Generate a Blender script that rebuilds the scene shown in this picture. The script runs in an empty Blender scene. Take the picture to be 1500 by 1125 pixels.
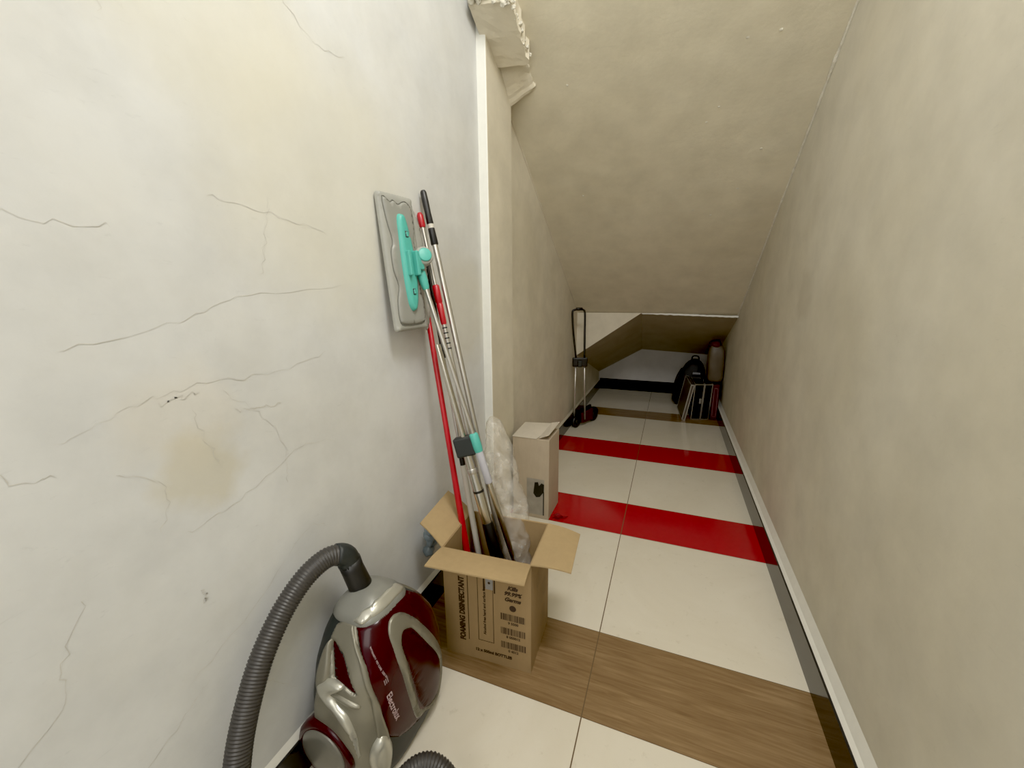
import bpy, bmesh, math, random
from mathutils import Vector, Matrix, noise
from mathutils.geometry import delaunay_2d_cdt
random.seed(7)
scn = bpy.context.scene
COL = scn.collection
V = Vector
PI = math.pi

# ------------------------------------------------------------------ materials
def new_mat(name):
    m = bpy.data.materials.new(name); m.use_nodes = True
    nt = m.node_tree; b = nt.nodes['Principled BSDF']
    return m, nt, b

def N(nt, kind, **kw):
    n = nt.nodes.new(kind)
    for k, v in kw.items():
        if k in ('operation', 'blend_type', 'data_type', 'noise_dimensions', 'feature', 'distance', 'interpolation_type', 'bands_direction'):
            setattr(n, k, v)
        else:
            n.inputs[k].default_value = v
    return n

def mix_rgb(nt, fac, a, b, blend='MIX'):
    n = nt.nodes.new('ShaderNodeMix'); n.data_type = 'RGBA'; n.blend_type = blend
    for sock, val in ((n.inputs[0], fac), (n.inputs[6], a), (n.inputs[7], b)):
        if isinstance(val, bpy.types.NodeSocket): nt.links.new(val, sock)
        elif isinstance(val, (int, float)): sock.default_value = val
        else: sock.default_value = (*val, 1)
    return n.outputs[2]

def ramp(nt, src, stops, interp='LINEAR'):
    n = nt.nodes.new('ShaderNodeValToRGB'); cr = n.color_ramp; cr.interpolation = interp
    while len(cr.elements) < len(stops): cr.elements.new(0.5)
    for e, (p, c) in zip(cr.elements, stops):
        e.position = p; e.color = (*c, 1) if not isinstance(c, (int, float)) else (c, c, c, 1)
    nt.links.new(src, n.inputs[0])
    return n.outputs[0]

def obj_coord(nt, scale=(1, 1, 1), loc=(0, 0, 0)):
    t = nt.nodes.new('ShaderNodeTexCoord'); mp = nt.nodes.new('ShaderNodeMapping')
    nt.links.new(t.outputs['Object'], mp.inputs[0])
    mp.inputs['Scale'].default_value = scale; mp.inputs['Location'].default_value = loc
    return mp.outputs[0]

def noise_tex(nt, vec, scale, detail=4, rough=.55, dist=0):
    n = N(nt, 'ShaderNodeTexNoise', Scale=scale, Detail=detail, Roughness=rough, Distortion=dist)
    nt.links.new(vec, n.inputs['Vector']); return n.outputs['Fac']

def bump(nt, b, height, strength=.2, dist=.01):
    n = N(nt, 'ShaderNodeBump', Strength=strength, Distance=dist)
    nt.links.new(height, n.inputs['Height']); nt.links.new(n.outputs[0], b.inputs['Normal'])

def simple(name, col, rough=.5, metal=0, var=.12, scale=30, coat=0, bmp=0):
    """plain painted / moulded surface with a little procedural mottling"""
    m, nt, b = new_mat(name)
    v = obj_coord(nt)
    f = noise_tex(nt, v, scale, 3)
    lo = tuple(c * (1 - var) for c in col); hi = tuple(min(1, c * (1 + var)) for c in col)
    nt.links.new(mix_rgb(nt, f, lo, hi), b.inputs['Base Color'])
    b.inputs['Roughness'].default_value = rough; b.inputs['Metallic'].default_value = metal
    if coat: b.inputs['Coat Weight'].default_value = coat; b.inputs['Coat Roughness'].default_value = .08
    if bmp: bump(nt, b, f, bmp, .004)
    return m

def plaster(name, base, dirty, stains=(), mottling=.5, bmp=.10):
    m, nt, b = new_mat(name)
    v = obj_coord(nt)
    f1 = noise_tex(nt, v, 1.6, 5, .6)
    f2 = noise_tex(nt, v, 7, 5, .6)
    r1 = ramp(nt, f1, [(.42, 0), (.62, 1)])
    mul = nt.nodes.new('ShaderNodeMath'); mul.operation = 'MULTIPLY'
    nt.links.new(r1, mul.inputs[0]); mul.inputs[1].default_value = mottling
    col = mix_rgb(nt, mul.outputs[0], base, dirty)
    r2 = ramp(nt, f2, [(.35, 1), (.75, .86)])
    col = mix_rgb(nt, 1.0, col, r2, 'MULTIPLY')
    # fine scuffs stretched along the wall
    v2 = obj_coord(nt, (1, 3, 11))
    f3 = noise_tex(nt, v2, 9, 6, .7, .6)
    r3 = ramp(nt, f3, [(.62, 1), (.74, .90)])
    col = mix_rgb(nt, 1.0, col, r3, 'MULTIPLY')
    for (c, rad, amt, scol) in stains:
        g = nt.nodes.new('ShaderNodeVectorMath'); g.operation = 'DISTANCE'
        wob = nt.nodes.new('ShaderNodeVectorMath'); wob.operation = 'ADD'
        nz = N(nt, 'ShaderNodeTexNoise', Scale=14.0, Detail=4.0); nt.links.new(v, nz.inputs['Vector'])
        sc = nt.nodes.new('ShaderNodeVectorMath'); sc.operation = 'MULTIPLY_ADD'
        nt.links.new(nz.outputs['Color'], sc.inputs[0]); sc.inputs[1].default_value = (.09,) * 3; sc.inputs[2].default_value = (-.045,) * 3
        nt.links.new(v, wob.inputs[0]); nt.links.new(sc.outputs[0], wob.inputs[1])
        nt.links.new(wob.outputs[0], g.inputs[0]); g.inputs[1].default_value = c
        dv = nt.nodes.new('ShaderNodeMath'); dv.operation = 'DIVIDE'
        nt.links.new(g.outputs['Value'], dv.inputs[0]); dv.inputs[1].default_value = rad
        fac = ramp(nt, dv.outputs[0], [(.55, amt), (1.0, 0)])
        col = mix_rgb(nt, fac, col, scol)
    nt.links.new(col, b.inputs['Base Color'])
    b.inputs['Roughness'].default_value = .75
    b.inputs['Specular IOR Level'].default_value = .25
    ad = nt.nodes.new('ShaderNodeMath'); ad.operation = 'ADD'
    f4 = noise_tex(nt, v, 60, 4)
    nt.links.new(f2, ad.inputs[0]); nt.links.new(f4, ad.inputs[1])
    bump(nt, b, ad.outputs[0], bmp, .004)
    return m

CREAM = (.70, .64, .50)
M_WALL_L = plaster('white_painted_plaster', (.665, .675, .665), (.64, .63, .575),
                   stains=[((-.755, .415, .82), .085, .42, (.52, .46, .29)), ((-.755, .40, .92), .11, .22, (.66, .58, .42)),
                           ((-.755, .80, 1.36), .36, .42, (.65, .61, .46)), ((-.755, .55, 1.62), .24, .35, (.64, .60, .45)),
                           ((-.755, 1.42, 1.05), .26, .38, (.58, .53, .38))], mottling=.55)
M_CREAM = plaster('cream_painted_plaster', CREAM, (.55, .49, .35), mottling=.5)
M_WALL_R = plaster('cream_wall_plaster', (.67, .63, .52), (.63, .58, .45), mottling=.6,
                   stains=[((.47, 1.55, .95), .30, .25, (.50, .45, .33)), ((.47, 1.9, 1.1), .12, .35, (.42, .38, .29))])
M_CEIL = plaster('cream_soffit_plaster', (.74, .685, .53), (.70, .64, .485), mottling=.5, bmp=.14)
M_WHITE = simple('white_paint', (.80, .80, .74), .5, var=.05, bmp=.15)
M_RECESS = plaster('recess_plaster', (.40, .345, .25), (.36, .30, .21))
M_BACKWALL = plaster('grey_back_wall_plaster', (.52, .50, .47), (.48, .46, .42))
M_CRACK = simple('hairline_crack', (.56, .545, .50), .9, var=.4, scale=60)
M_LEDGE = simple('ledge_toplit_tint', (.70, .68, .60), .6, var=.08, bmp=.2)  # sloped ledge above baseboards: overhead light it catches painted in as paler colour
M_ROUGH = simple('raw_plaster', (.66, .63, .53), .9, var=.25, scale=70, bmp=.8)
M_BASE = simple('black_glazed_tile', (.012, .011, .012), .13, var=.2)

def floor_material():
    m, nt, b = new_mat('striped_porcelain_floor')
    t = nt.nodes.new('ShaderNodeTexCoord'); sep = nt.nodes.new('ShaderNodeSeparateXYZ')
    nt.links.new(t.outputs['Object'], sep.inputs[0])
    def mth(op, *vals):
        n = nt.nodes.new('ShaderNodeMath'); n.operation = op
        for i, q in enumerate(vals):
            if isinstance(q, bpy.types.NodeSocket): nt.links.new(q, n.inputs[i])
            else: n.inputs[i].default_value = q
        return n.outputs[0]
    def any_of(socks):
        o = socks[0]
        for q in socks[1:]: o = mth('MAXIMUM', o, q)
        return o
    band = lambda c, lo, hi: mth('COMPARE', c, (lo + hi) / 2, (hi - lo) / 2)
    v = obj_coord(nt)
    n1 = noise_tex(nt, v, 2.2, 6, .65, .8)
    n2 = noise_tex(nt, v, 26, 5, .7)
    tile = mix_rgb(nt, ramp(nt, n1, [(.38, 0), (.62, 1)]), (.70, .645, .525), (.66, .60, .475))
    tile = mix_rgb(nt, ramp(nt, n2, [(.60, 0), (.72, .35)]), tile, (.45, .39, .27))
    vw = obj_coord(nt, (1.2, 16, 1))
    w1 = noise_tex(nt, vw, 3.2, 8, .65, 1.1)
    vw2 = obj_coord(nt, (2.5, 60, 1))
    w2 = noise_tex(nt, vw2, 3.0, 4, .6)
    wood = mix_rgb(nt, ramp(nt, w1, [(.32, 0), (.68, 1)]), (.165, .098, .045), (.285, .185, .092))
    wood = mix_rgb(nt, ramp(nt, w2, [(.40, .35), (.62, 0)]), wood, (.14, .08, .035))
    nr = noise_tex(nt, v, 40, 3)
    red = mix_rgb(nt, nr, (.36, .011, .018), (.42, .015, .022))
    sy, sx = sep.outputs['Y'], sep.outputs['X']
    wood_mask = any_of([band(sy, .869, 1.168), band(sy, 3.68, 3.935)])
    red_mask = any_of([band(sy, 1.772, 2.075), band(sy, 2.70, 3.01)])
    col = mix_rgb(nt, wood_mask, tile, wood)
    col = mix_rgb(nt, red_mask, col, red)
    # grout: thin lines at stripe edges and every 600 mm across
    lines = [band(sy, y - .0011, y + .0011) for y in (.265, .869, 1.168, 1.772, 2.075, 2.700, 3.010, 3.680, 3.935, 4.54)]
    lines += [band(sx, x - .0017, x + .0017) for x in (-.749, -.149, .451)]
    grout = any_of(lines)
    col = mix_rgb(nt, grout, col, (.13, .085, .045))
    nt.links.new(col, b.inputs['Base Color'])
    rr = ramp(nt, n1, [(.3, .09), (.7, .14)])
    nt.links.new(rr, b.inputs['Roughness'])
    b.inputs['Specular IOR Level'].default_value = .45
    return m
M_FLOOR = floor_material()

def cardboard(name, base):
    m, nt, b = new_mat(name)
    v = obj_coord(nt, (1, 1, .25)); f = noise_tex(nt, v, 60, 4, .6)
    v2 = obj_coord(nt); f2 = noise_tex(nt, v2, 6, 4)
    c = mix_rgb(nt, f, tuple(x * .9 for x in base), tuple(x * 1.08 for x in base))
    c = mix_rgb(nt, ramp(nt, f2, [(.45, 0), (.7, .3)]), c, tuple(x * .72 for x in base))
    nt.links.new(c, b.inputs['Base Color']); b.inputs['Roughness'].default_value = .78
    b.inputs['Specular IOR Level'].default_value = .2
    return m
M_CARD = cardboard('brown_cardboard', (.315, .212, .105))
M_CARDIN = cardboard('cardboard_inner', (.385, .27, .135))
M_CARD2 = cardboard('pale_carton_board', (.46, .375, .27))
M_CARDTOP = cardboard('white_carton_board', (.58, .52, .42))
M_INK = simple('dark_print_ink', (.035, .018, .012), .7, var=.3)
M_SILVER = simple('champagne_silver_plastic', (.225, .212, .165), .38, .5, .05)
M_SILVER2 = simple('bright_silver_plastic', (.50, .49, .42), .30, .6, .04)
M_GREYCAP = simple('grey_cap_plastic', (.22, .22, .195), .35, .2, .06)
M_MAROON = simple('maroon_gloss_plastic', (.032, .0015, .0045), .22, .0, .12, coat=.15)
for _m in (M_MAROON,): _m.node_tree.nodes['Principled BSDF'].inputs['Specular IOR Level'].default_value = .2
M_MAROON2 = simple('dark_maroon_window', (.030, .0016, .003), .28, .0, .2, coat=.05)
M_MAROON2.node_tree.nodes['Principled BSDF'].inputs['Specular IOR Level'].default_value = .12
M_DARK = simple('charcoal_plastic', (.015, .019, .020), .5, var=.12)
M_BLACK = simple('black_plastic', (.010, .010, .011), .42, var=.2)
M_HOSE = simple('grey_hose_plastic', (.045, .042, .040), .38, .1, .1)
M_WHEEL = simple('smoke_grey_wheel_cover', (.16, .155, .13), .3, .3, .1)
M_CHROME = simple('chrome_steel', (.62, .59, .52), .22, 1.0, .06, 50)
M_ALU = simple('brushed_aluminium', (.60, .58, .54), .34, .95, .05, 60)
M_RED = simple('red_plastic', (.42, .008, .016), .35, var=.1)
M_TEAL = simple('teal_plastic', (.075, .42, .35), .42, var=.07)
M_MOPGREY = simple('grey_mop_plastic', (.335, .335, .30), .35, var=.06)
M_MOPEDGE = simple('pale_grey_edge', (.27, .27, .24), .38, var=.05)
M_LAV = simple('pale_lavender_plastic', (.50, .50, .55), .5, var=.05)
M_WHITEP = simple('off_white_plastic', (.56, .53, .45), .45, var=.07)
M_WINE = simple('wine_red_cloth', (.050, .008, .011), .7, var=.3)
M_BAGBLK = simple('black_nylon', (.009, .009, .011), .65, var=.4, bmp=.5)
M_TAN = simple('tan_wrapping', (.095, .073, .047), .5, var=.25, scale=14, bmp=.6)
M_BLUEGREY = simple('blue_grey_plastic', (.20, .25, .28), .3, var=.3)
M_LOGO = simple('pale_pink_lettering', (.46, .33, .33), .5, var=.02)
M_CASE = simple('black_case_panel', (.010, .010, .014), .30, var=.3)
M_CASE2 = simple('brown_grey_panel', (.085, .07, .055), .45, var=.15)

def film_material():
    m, nt, b = new_mat('crumpled_clear_film')
    v = obj_coord(nt); f = noise_tex(nt, v, 13, 4, .55, 1.2)
    c = mix_rgb(nt, f, (.66, .62, .54), (.88, .86, .80))
    nt.links.new(c, b.inputs['Base Color'])
    b.inputs['Roughness'].default_value = .22; b.inputs['Specular IOR Level'].default_value = .7
    tr = nt.nodes.new('ShaderNodeBsdfTransparent'); tr.inputs[0].default_value = (.93, .91, .87, 1)
    mx = nt.nodes.new('ShaderNodeMixShader')
    a = ramp(nt, f, [(.35, .12), (.72, .42)])
    nt.links.new(a, mx.inputs[0]); nt.links.new(tr.outputs[0], mx.inputs[1]); nt.links.new(b.outputs[0], mx.inputs[2])
    nt.links.new(mx.outputs[0], nt.nodes['Material Output'].inputs[0])
    bump(nt, b, f, .5, .012)
    return m
M_FILM = film_material()

# ------------------------------------------------------------------ builders
def link(name, bm, mats, parent=None, smooth=False, bevel=0, sub=0):
    me = bpy.data.meshes.new(name)
    bmesh.ops.recalc_face_normals(bm, faces=bm.faces)
    bm.to_mesh(me); bm.free()
    if not isinstance(mats, (list, tuple)): mats = [mats]
    for m in mats: me.materials.append(m)
    o = bpy.data.objects.new(name, me); COL.objects.link(o)
    if smooth:
        for p in me.polygons: p.use_smooth = True
    if parent is not None: o.parent = parent
    if bevel:
        md = o.modifiers.new('Bevel', 'BEVEL'); md.width = bevel; md.segments = 2; md.limit_method = 'ANGLE'
    if sub:
        md = o.modifiers.new('Subsurf', 'SUBSURF'); md.levels = sub; md.render_levels = sub
    return o

def tag(o, label=None, cat=None, group=None, kind=None):
    if label: o['label'] = label
    if cat: o['category'] = cat
    if group: o['group'] = group
    if kind: o['kind'] = kind
    return o

def thing(name, label, cat, loc=(0, 0, 0), rotz=0, group=None):
    o = bpy.data.objects.new(name, None); COL.objects.link(o)
    o.location = loc; o.rotation_euler = (0, 0, rotz); o.empty_display_size = .05
    return tag(o, label, cat, group)

def struct(name, bm, m, **kw):
    o = link(name, bm, m, **kw); o['kind'] = 'structure'; return o

def box_bm(lo, hi, bm=None, M=None):
    bm = bm or bmesh.new()
    vs = [V((x, y, z)) for x in (lo[0], hi[0]) for y in (lo[1], hi[1]) for z in (lo[2], hi[2])]
    if M is not None: vs = [M @ v for v in vs]
    bv = [bm.verts.new(v) for v in vs]
    for f in ((0, 1, 3, 2), (4, 6, 7, 5), (0, 4, 5, 1), (2, 3, 7, 6), (0, 2, 6, 4), (1, 5, 7, 3)):
        bm.faces.new([bv[i] for i in f])
    return bm

def slab(quad, th, bm=None):
    """a thin sheet with 3 or 4 given corners"""
    bm = bm or bmesh.new()
    q = [V(p) for p in quad]
    n = (q[1] - q[0]).cross(q[2] - q[0]).normalized() * th
    a = [bm.verts.new(p) for p in q]; b = [bm.verts.new(p - n) for p in q]
    bm.faces.new(a); bm.faces.new(b[::-1])
    k = len(q)
    for i in range(k): bm.faces.new((a[i], b[i], b[(i + 1) % k], a[(i + 1) % k]))
    return bm

def frame_at(d):
    d = V(d).normalized(); u = d.cross(V((0, 0, 1)))
    if u.length < 1e-3: u = d.cross(V((1, 0, 0)))
    u.normalize(); return u, d.cross(u).normalized()

def tube(pts, radii, seg=16, bm=None, cap=True):
    bm = bm or bmesh.new(); pts = [V(p) for p in pts]
    if isinstance(radii, (int, float)): radii = [radii] * len(pts)
    rings = []; u = None
    for i, p in enumerate(pts):
        d = (pts[min(i + 1, len(pts) - 1)] - pts[max(i - 1, 0)])
        if d.length < 1e-9: d = (pts[-1] - pts[0])
        d.normalize()
        if u is None: u, w = frame_at(d)
        else:
            u = (u - d * u.dot(d)).normalized(); w = d.cross(u)
        rings.append([bm.verts.new(p + (u * math.cos(a) + w * math.sin(a)) * radii[i]) for a in [2 * PI * k / seg for k in range(seg)]])
    for r, s in zip(rings, rings[1:]):
        for k in range(seg): bm.faces.new((r[k], r[(k + 1) % seg], s[(k + 1) % seg], s[k]))
    if cap:
        bm.faces.new(rings[0][::-1]); bm.faces.new(rings[-1])
    return bm

def rod(a, b, prof, seg=16, bm=None):
    """turned shape along a-b: prof = [(t, radius), ...]"""
    a, b = V(a), V(b)
    return tube([a + (b - a) * t for t, _ in prof], [r for _, r in prof], seg, bm)

def catmull(P, n=10, closed=False):
    P = [V(p) for p in P]; out = []; k = len(P)
    rng = range(k) if closed else range(k - 1)
    g = (lambda i: P[i % k]) if closed else (lambda i: P[max(0, min(k - 1, i))])
    for i in rng:
        p0, p1, p2, p3 = g(i - 1), g(i), g(i + 1), g(i + 2)
        for j in range(n):
            t = j / n
            out.append(.5 * ((2 * p1) + (p2 - p0) * t + (2 * p0 - 5 * p1 + 4 * p2 - p3) * t * t + (3 * p1 - p0 - 3 * p2 + p3) * t ** 3))
    if not closed: out.append(P[-1])
    return out

def interp(x, X, Y):
    if x <= X[0]: return Y[0]
    for a, b, c, d in zip(X, X[1:], Y, Y[1:]):
        if x <= b:
            t = (x - a) / (b - a); return c + (d - c) * t
    return Y[-1]

def inside(p, poly):
    c = False; j = len(poly) - 1
    for i in range(len(poly)):
        if (poly[i][1] > p[1]) != (poly[j][1] > p[1]) and p[0] < (poly[j][0] - poly[i][0]) * (p[1] - poly[i][1]) / (poly[j][1] - poly[i][1]) + poly[i][0]: c = not c
        j = i
    return c

def seg_dist(p, a, b):
    dx, dy = b[0] - a[0], b[1] - a[1]; l = dx * dx + dy * dy
    t = 0 if l == 0 else max(0, min(1, ((p[0] - a[0]) * dx + (p[1] - a[1]) * dy) / l))
    return math.hypot(p[0] - a[0] - dx * t, p[1] - a[1] - dy * t)

def patch(outer, S, h=.003, edge=.004, step=.006, holes=(), base=0., skirt=.004):
    """raised panel lying on the surface S(u, v, off); outlines in (u, v), metres"""
    loops = [outer] + list(holes)
    pts = []; edges = []; nb = 0
    for L in loops:
        L2 = []
        for a, b in zip(L, L[1:] + L[:1]):
            k = max(1, int(math.hypot(b[0] - a[0], b[1] - a[1]) / step))
            L2 += [(a[0] + (b[0] - a[0]) * i / k, a[1] + (b[1] - a[1]) * i / k) for i in range(k)]
        s = len(pts); pts += L2
        edges += [(s + i, s + (i + 1) % len(L2)) for i in range(len(L2))]
    nb = len(pts)
    us = [p[0] for p in outer]; vs = [p[1] for p in outer]
    segs = [(pts[a], pts[b]) for a, b in edges]
    y = min(vs) + step / 2; row = 0
    def ins(p): return inside(p, outer) and not any(inside(p, h_) for h_ in holes)
    # an inner contour keeps the rounded edge crisp
    def ring(d):
        for (a, b) in segs:
            dx, dy = b[0] - a[0], b[1] - a[1]; l = math.hypot(dx, dy) or 1
            for sg in (1, -1):
                q = ((a[0] + b[0]) / 2 - dy / l * d * sg, (a[1] + b[1]) / 2 + dx / l * d * sg)
                if ins(q) and min(seg_dist(q, *s) for s in segs) > d * .9: pts.append(q)
    ring(edge * .45); ring(edge)
    while y < max(vs):
        x = min(us) + (step / 2 if row % 2 else 0)
        while x < max(us):
            if ins((x, y)) and min(seg_dist((x, y), *s) for s in segs) > edge * 1.25: pts.append((x, y))
            x += step
        y += step; row += 1
    vo, eo, fo, _, _, _ = delaunay_2d_cdt([V(p) for p in pts], edges, [], 0, 1e-6)
    bm = bmesh.new(); bv = []
    for p in vo:
        d = min(seg_dist(p, *s) for s in segs)
        t = min(1, d / edge)
        bv.append(bm.verts.new(S(p[0], p[1], base + h * math.sqrt(max(0, 1 - (1 - t) ** 2)))))
    for f in fo:
        c = (sum(vo[i][0] for i in f) / len(f), sum(vo[i][1] for i in f) / len(f))
        if ins(c):
            try: bm.faces.new([bv[i] for i in f])
            except ValueError: pass
    be = [e for e in bm.edges if len(e.link_faces) == 1]
    cache = {}
    for e in be:
        q = []
        for v in e.verts:
            if v not in cache:
                i = bv.index(v); cache[v] = bm.verts.new(S(vo[i][0], vo[i][1], base - skirt))
            q.append(cache[v])
        bm.faces.new((e.verts[0], e.verts[1], q[1], q[0]))
    loose = [v for v in bm.verts if not v.link_faces]
    for v in loose: bm.verts.remove(v)
    return bm

def plane_S(o, u, v):
    o, u, v = V(o), V(u).normalized(), V(v).normalized(); n = u.cross(v).normalized()
    return lambda a, b, off: o + u * a + v * b + n * off

def text_bm(body, size, shear=0, weight=0, align='CENTER'):
    cu = bpy.data.curves.new('lettering_curve', 'FONT'); cu.body = body; cu.size = size; cu.align_x = align; cu.align_y = 'CENTER'
    cu.shear = shear; cu.offset = weight; cu.resolution_u = 3
    o = bpy.data.objects.new('lettering_tmp', cu); COL.objects.link(o)
    dg = bpy.context.evaluated_depsgraph_get(); dg.update()
    me = bpy.data.meshes.new_from_object(o.evaluated_get(dg))
    bm = bmesh.new(); bm.from_mesh(me)
    bpy.data.objects.remove(o); bpy.data.curves.remove(cu); bpy.data.meshes.remove(me)
    return bm

def remap(bm, fn):
    for v in bm.verts: v.co = fn(v.co)
    return bm

# ------------------------------------------------------------------ the setting
XL, XR = -.755, .475            # wall faces
BL, BR = -.745, .452            # baseboard faces
YB = 4.77                       # back wall
YE = 3.50                       # low end of the sloping soffit
ZC = lambda y: .945 + (YE - y) * .6156
Y0 = -.9

bm = box_bm((-1.4, Y0 - 1.0, -.05), (1.1, YB + .1, 0))
struct('floor', bm, M_FLOOR)

def profile_wall(prof, y0, y1, ztop, th, nseg=1):
    """wall swept along y from an (x, z) profile; top follows ztop(y)"""
    bm = bmesh.new(); ys = [y0 + (y1 - y0) * i / nseg for i in range(nseg + 1)]
    rows = []
    for y in ys:
        pr = list(prof) + [(prof[-1][0], ztop(y)), (prof[-1][0] + th, ztop(y)), (prof[-1][0] + th, 0)]
        rows.append([bm.verts.new((x, y, z)) for x, z in pr])
    k = len(rows[0])
    for a, b in zip(rows, rows[1:]):
        for i in range(k): bm.faces.new((a[i], a[(i + 1) % k], b[(i + 1) % k], b[i]))
    bm.faces.new(rows[0]); bm.faces.new(rows[-1][::-1])
    return bm

def crack(bm, pts, w=.0012):
    """hairline strip in the face of the left wall, points are (y, z)"""
    P = catmull([(0, y, z) for y, z in pts], 8)
    P = [V((0, p.y + (random.random() - .5) * .010, p.z + (random.random() - .5) * .010)) for p in P]
    prev = None
    for i, p in enumerate(P):
        d = P[min(i + 1, len(P) - 1)] - P[max(i - 1, 0)]; d.normalize()
        n = V((0, -d.z, d.y)) * w * (.25 + .75 * random.random()) * (1 if 0 < i < len(P) - 1 else .2)
        cur = (bm.verts.new((XL + .0006, p.y + n.y, p.z + n.z)), bm.verts.new((XL + .0006, p.y - n.y, p.z - n.z)))
        if prev:
            f = bm.faces.new((prev[0], prev[1], cur[1], cur[0])); f.material_index = 1
        prev = cur

SCUFFS = [[(.375, .951), (.40, .953), (.432, .960)], [(.49, .909), (.531, .905), (.586, .898)], [(.380, .600), (.384, .588), (.381, .575)]]
ztopL = lambda y: ZC(y) + .02
bm = profile_wall([(BL, .0), (BL, .10), (XL, .116)], Y0, 1.59, ztopL, -.12, 6)
for c in [[(.10, 1.08), (.17, .99), (.20, .90), (.24, .885)], [(.25, .93), (.33, .955), (.42, .97), (.52, .965)],
          [(.48, .97), (.60, .965), (.72, .99)], [(.47, .95), (.55, .87), (.58, .79), (.57, .72)],
          [(.30, .86), (.36, .81), (.34, .74)], [(.37, .72), (.47, .735), (.62, .79), (.72, .77)],
          [(.24, .70), (.20, .62), (.19, .56), (.08, .48)], [(.33, .44), (.47, .50), (.60, .585), (.66, .57)],
          [(.02, 1.75), (.11, 1.66), (.17, 1.60), (.23, 1.53), (.29, 1.51)], [(.35, 2.05), (.36, 1.85), (.37, 1.62), (.40, 1.50)],
          [(.05, 1.28), (.16, 1.26), (.26, 1.22), (.36, 1.22)], [(.27, 1.05), (.42, 1.08), (.55, 1.12), (.80, 1.14)],
          [(.66, 1.72), (.78, 1.65), (.88, 1.66)], [(.58, 1.16), (.61, 1.26), (.62, 1.31)], [(.50, 1.29), (.62, 1.28), (.76, 1.255)],
          [(.43, .35), (.47, .30), (.53, .22)], [(.42, .93), (.43, .87), (.45, .82)], [(.20, .33), (.30, .38), (.36, .42)]]:
    crack(bm, c, .00062)
for c in SCUFFS: crack(bm, c, .0016)
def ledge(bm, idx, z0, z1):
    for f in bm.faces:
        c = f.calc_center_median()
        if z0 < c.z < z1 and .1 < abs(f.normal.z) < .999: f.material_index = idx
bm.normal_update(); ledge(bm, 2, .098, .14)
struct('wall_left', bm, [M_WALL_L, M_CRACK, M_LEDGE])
bm = profile_wall([(BL, .0), (BL, .10), (XL, .116)], 1.80, YB, lambda y: max(ZC(y), .25) + .05, -.12, 12)
o = struct('wall_left', bm, M_CREAM)

# shallow pier: its narrow face towards the room is bright white, its long side cream
bm = bmesh.new()
box_bm((XL - .06, 1.585, 0), (-.716, 1.845, 2.10), bm)
for f in bm.faces:
    if f.normal.y < -.5 or (f.calc_center_median().y < 1.586): f.material_index = 1
struct('trim_1', bm, [M_CREAM, M_WHITE], bevel=.004)

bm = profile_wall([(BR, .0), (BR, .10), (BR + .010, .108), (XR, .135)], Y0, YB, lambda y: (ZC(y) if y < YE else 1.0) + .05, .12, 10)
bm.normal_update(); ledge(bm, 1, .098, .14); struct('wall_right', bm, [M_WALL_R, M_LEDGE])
bm = box_bm((-.95, YB, 0), (.65, YB + .1, 1.05)); struct('wall_back', bm, M_BACKWALL)

# baseboards: glossy black tile
bm = box_bm((BL - .004, Y0, 0), (BL + .006, 1.585, .10)); struct('baseboard_left', bm, M_BASE)
bm = box_bm((BL - .004, 1.845, 0), (BL + .006, YB, .10)); struct('baseboard_left', bm, M_BASE)
bm = box_bm((BR - .006, Y0, 0), (BR + .004, YB, .10)); struct('baseboard_right', bm, M_BASE)
bm = box_bm((BL + .006, YB - .01, 0), (BR - .006, YB + .002, .125)); struct('baseboard_back', bm, simple('black_matt_tile', (.003, .003, .003), .8))

# sloping soffit of the stair above, slightly uneven
bm = bmesh.new(); nx, ny = 40, 120; rows = []
for j in range(ny + 1):
    y = -.45 + (YE + .45) * j / ny; r = []
    for i in range(nx + 1):
        x = XL - .06 + (XR - XL + .12) * i / nx
        dz = (noise.noise((x * 3, y * 2.2, 3)) * .006 + noise.noise((x * 9, y * 14, 8)) * .0025) * min(1, (YE - y) * 8)
        r.append(bm.verts.new((x, y, ZC(y) + dz)))
    rows.append(r)
for a, b in zip(rows, rows[1:]):
    for i in range(nx): bm.faces.new((a[i], a[i + 1], b[i + 1], b[i]))
g = bmesh.ops.extrude_face_region(bm, geom=bm.faces[:])
for v in [e for e in g['geom'] if isinstance(e, bmesh.types.BMVert)]: v.co += V((0, .05, .08))
struct('ceiling', bm, M_CEIL, smooth=True)

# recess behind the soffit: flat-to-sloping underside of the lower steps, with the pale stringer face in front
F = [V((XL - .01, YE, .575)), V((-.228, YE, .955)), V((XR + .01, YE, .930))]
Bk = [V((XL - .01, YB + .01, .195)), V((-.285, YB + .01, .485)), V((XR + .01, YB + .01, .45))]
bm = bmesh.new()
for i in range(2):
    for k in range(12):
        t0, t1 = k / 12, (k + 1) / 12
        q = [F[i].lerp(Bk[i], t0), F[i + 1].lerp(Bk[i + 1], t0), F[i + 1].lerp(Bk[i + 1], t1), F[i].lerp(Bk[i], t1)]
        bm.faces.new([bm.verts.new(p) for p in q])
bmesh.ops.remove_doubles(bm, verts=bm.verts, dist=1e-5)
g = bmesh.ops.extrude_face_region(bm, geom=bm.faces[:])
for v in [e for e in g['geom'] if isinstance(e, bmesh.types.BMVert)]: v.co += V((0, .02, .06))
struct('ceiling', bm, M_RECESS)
bm = slab([(XL - .01, YE - .004, .575), (-.228, YE - .004, .955), (XL - .01, YE - .004, .955)], -.02)
struct('wall_recess', bm, M_CREAM)
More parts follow.
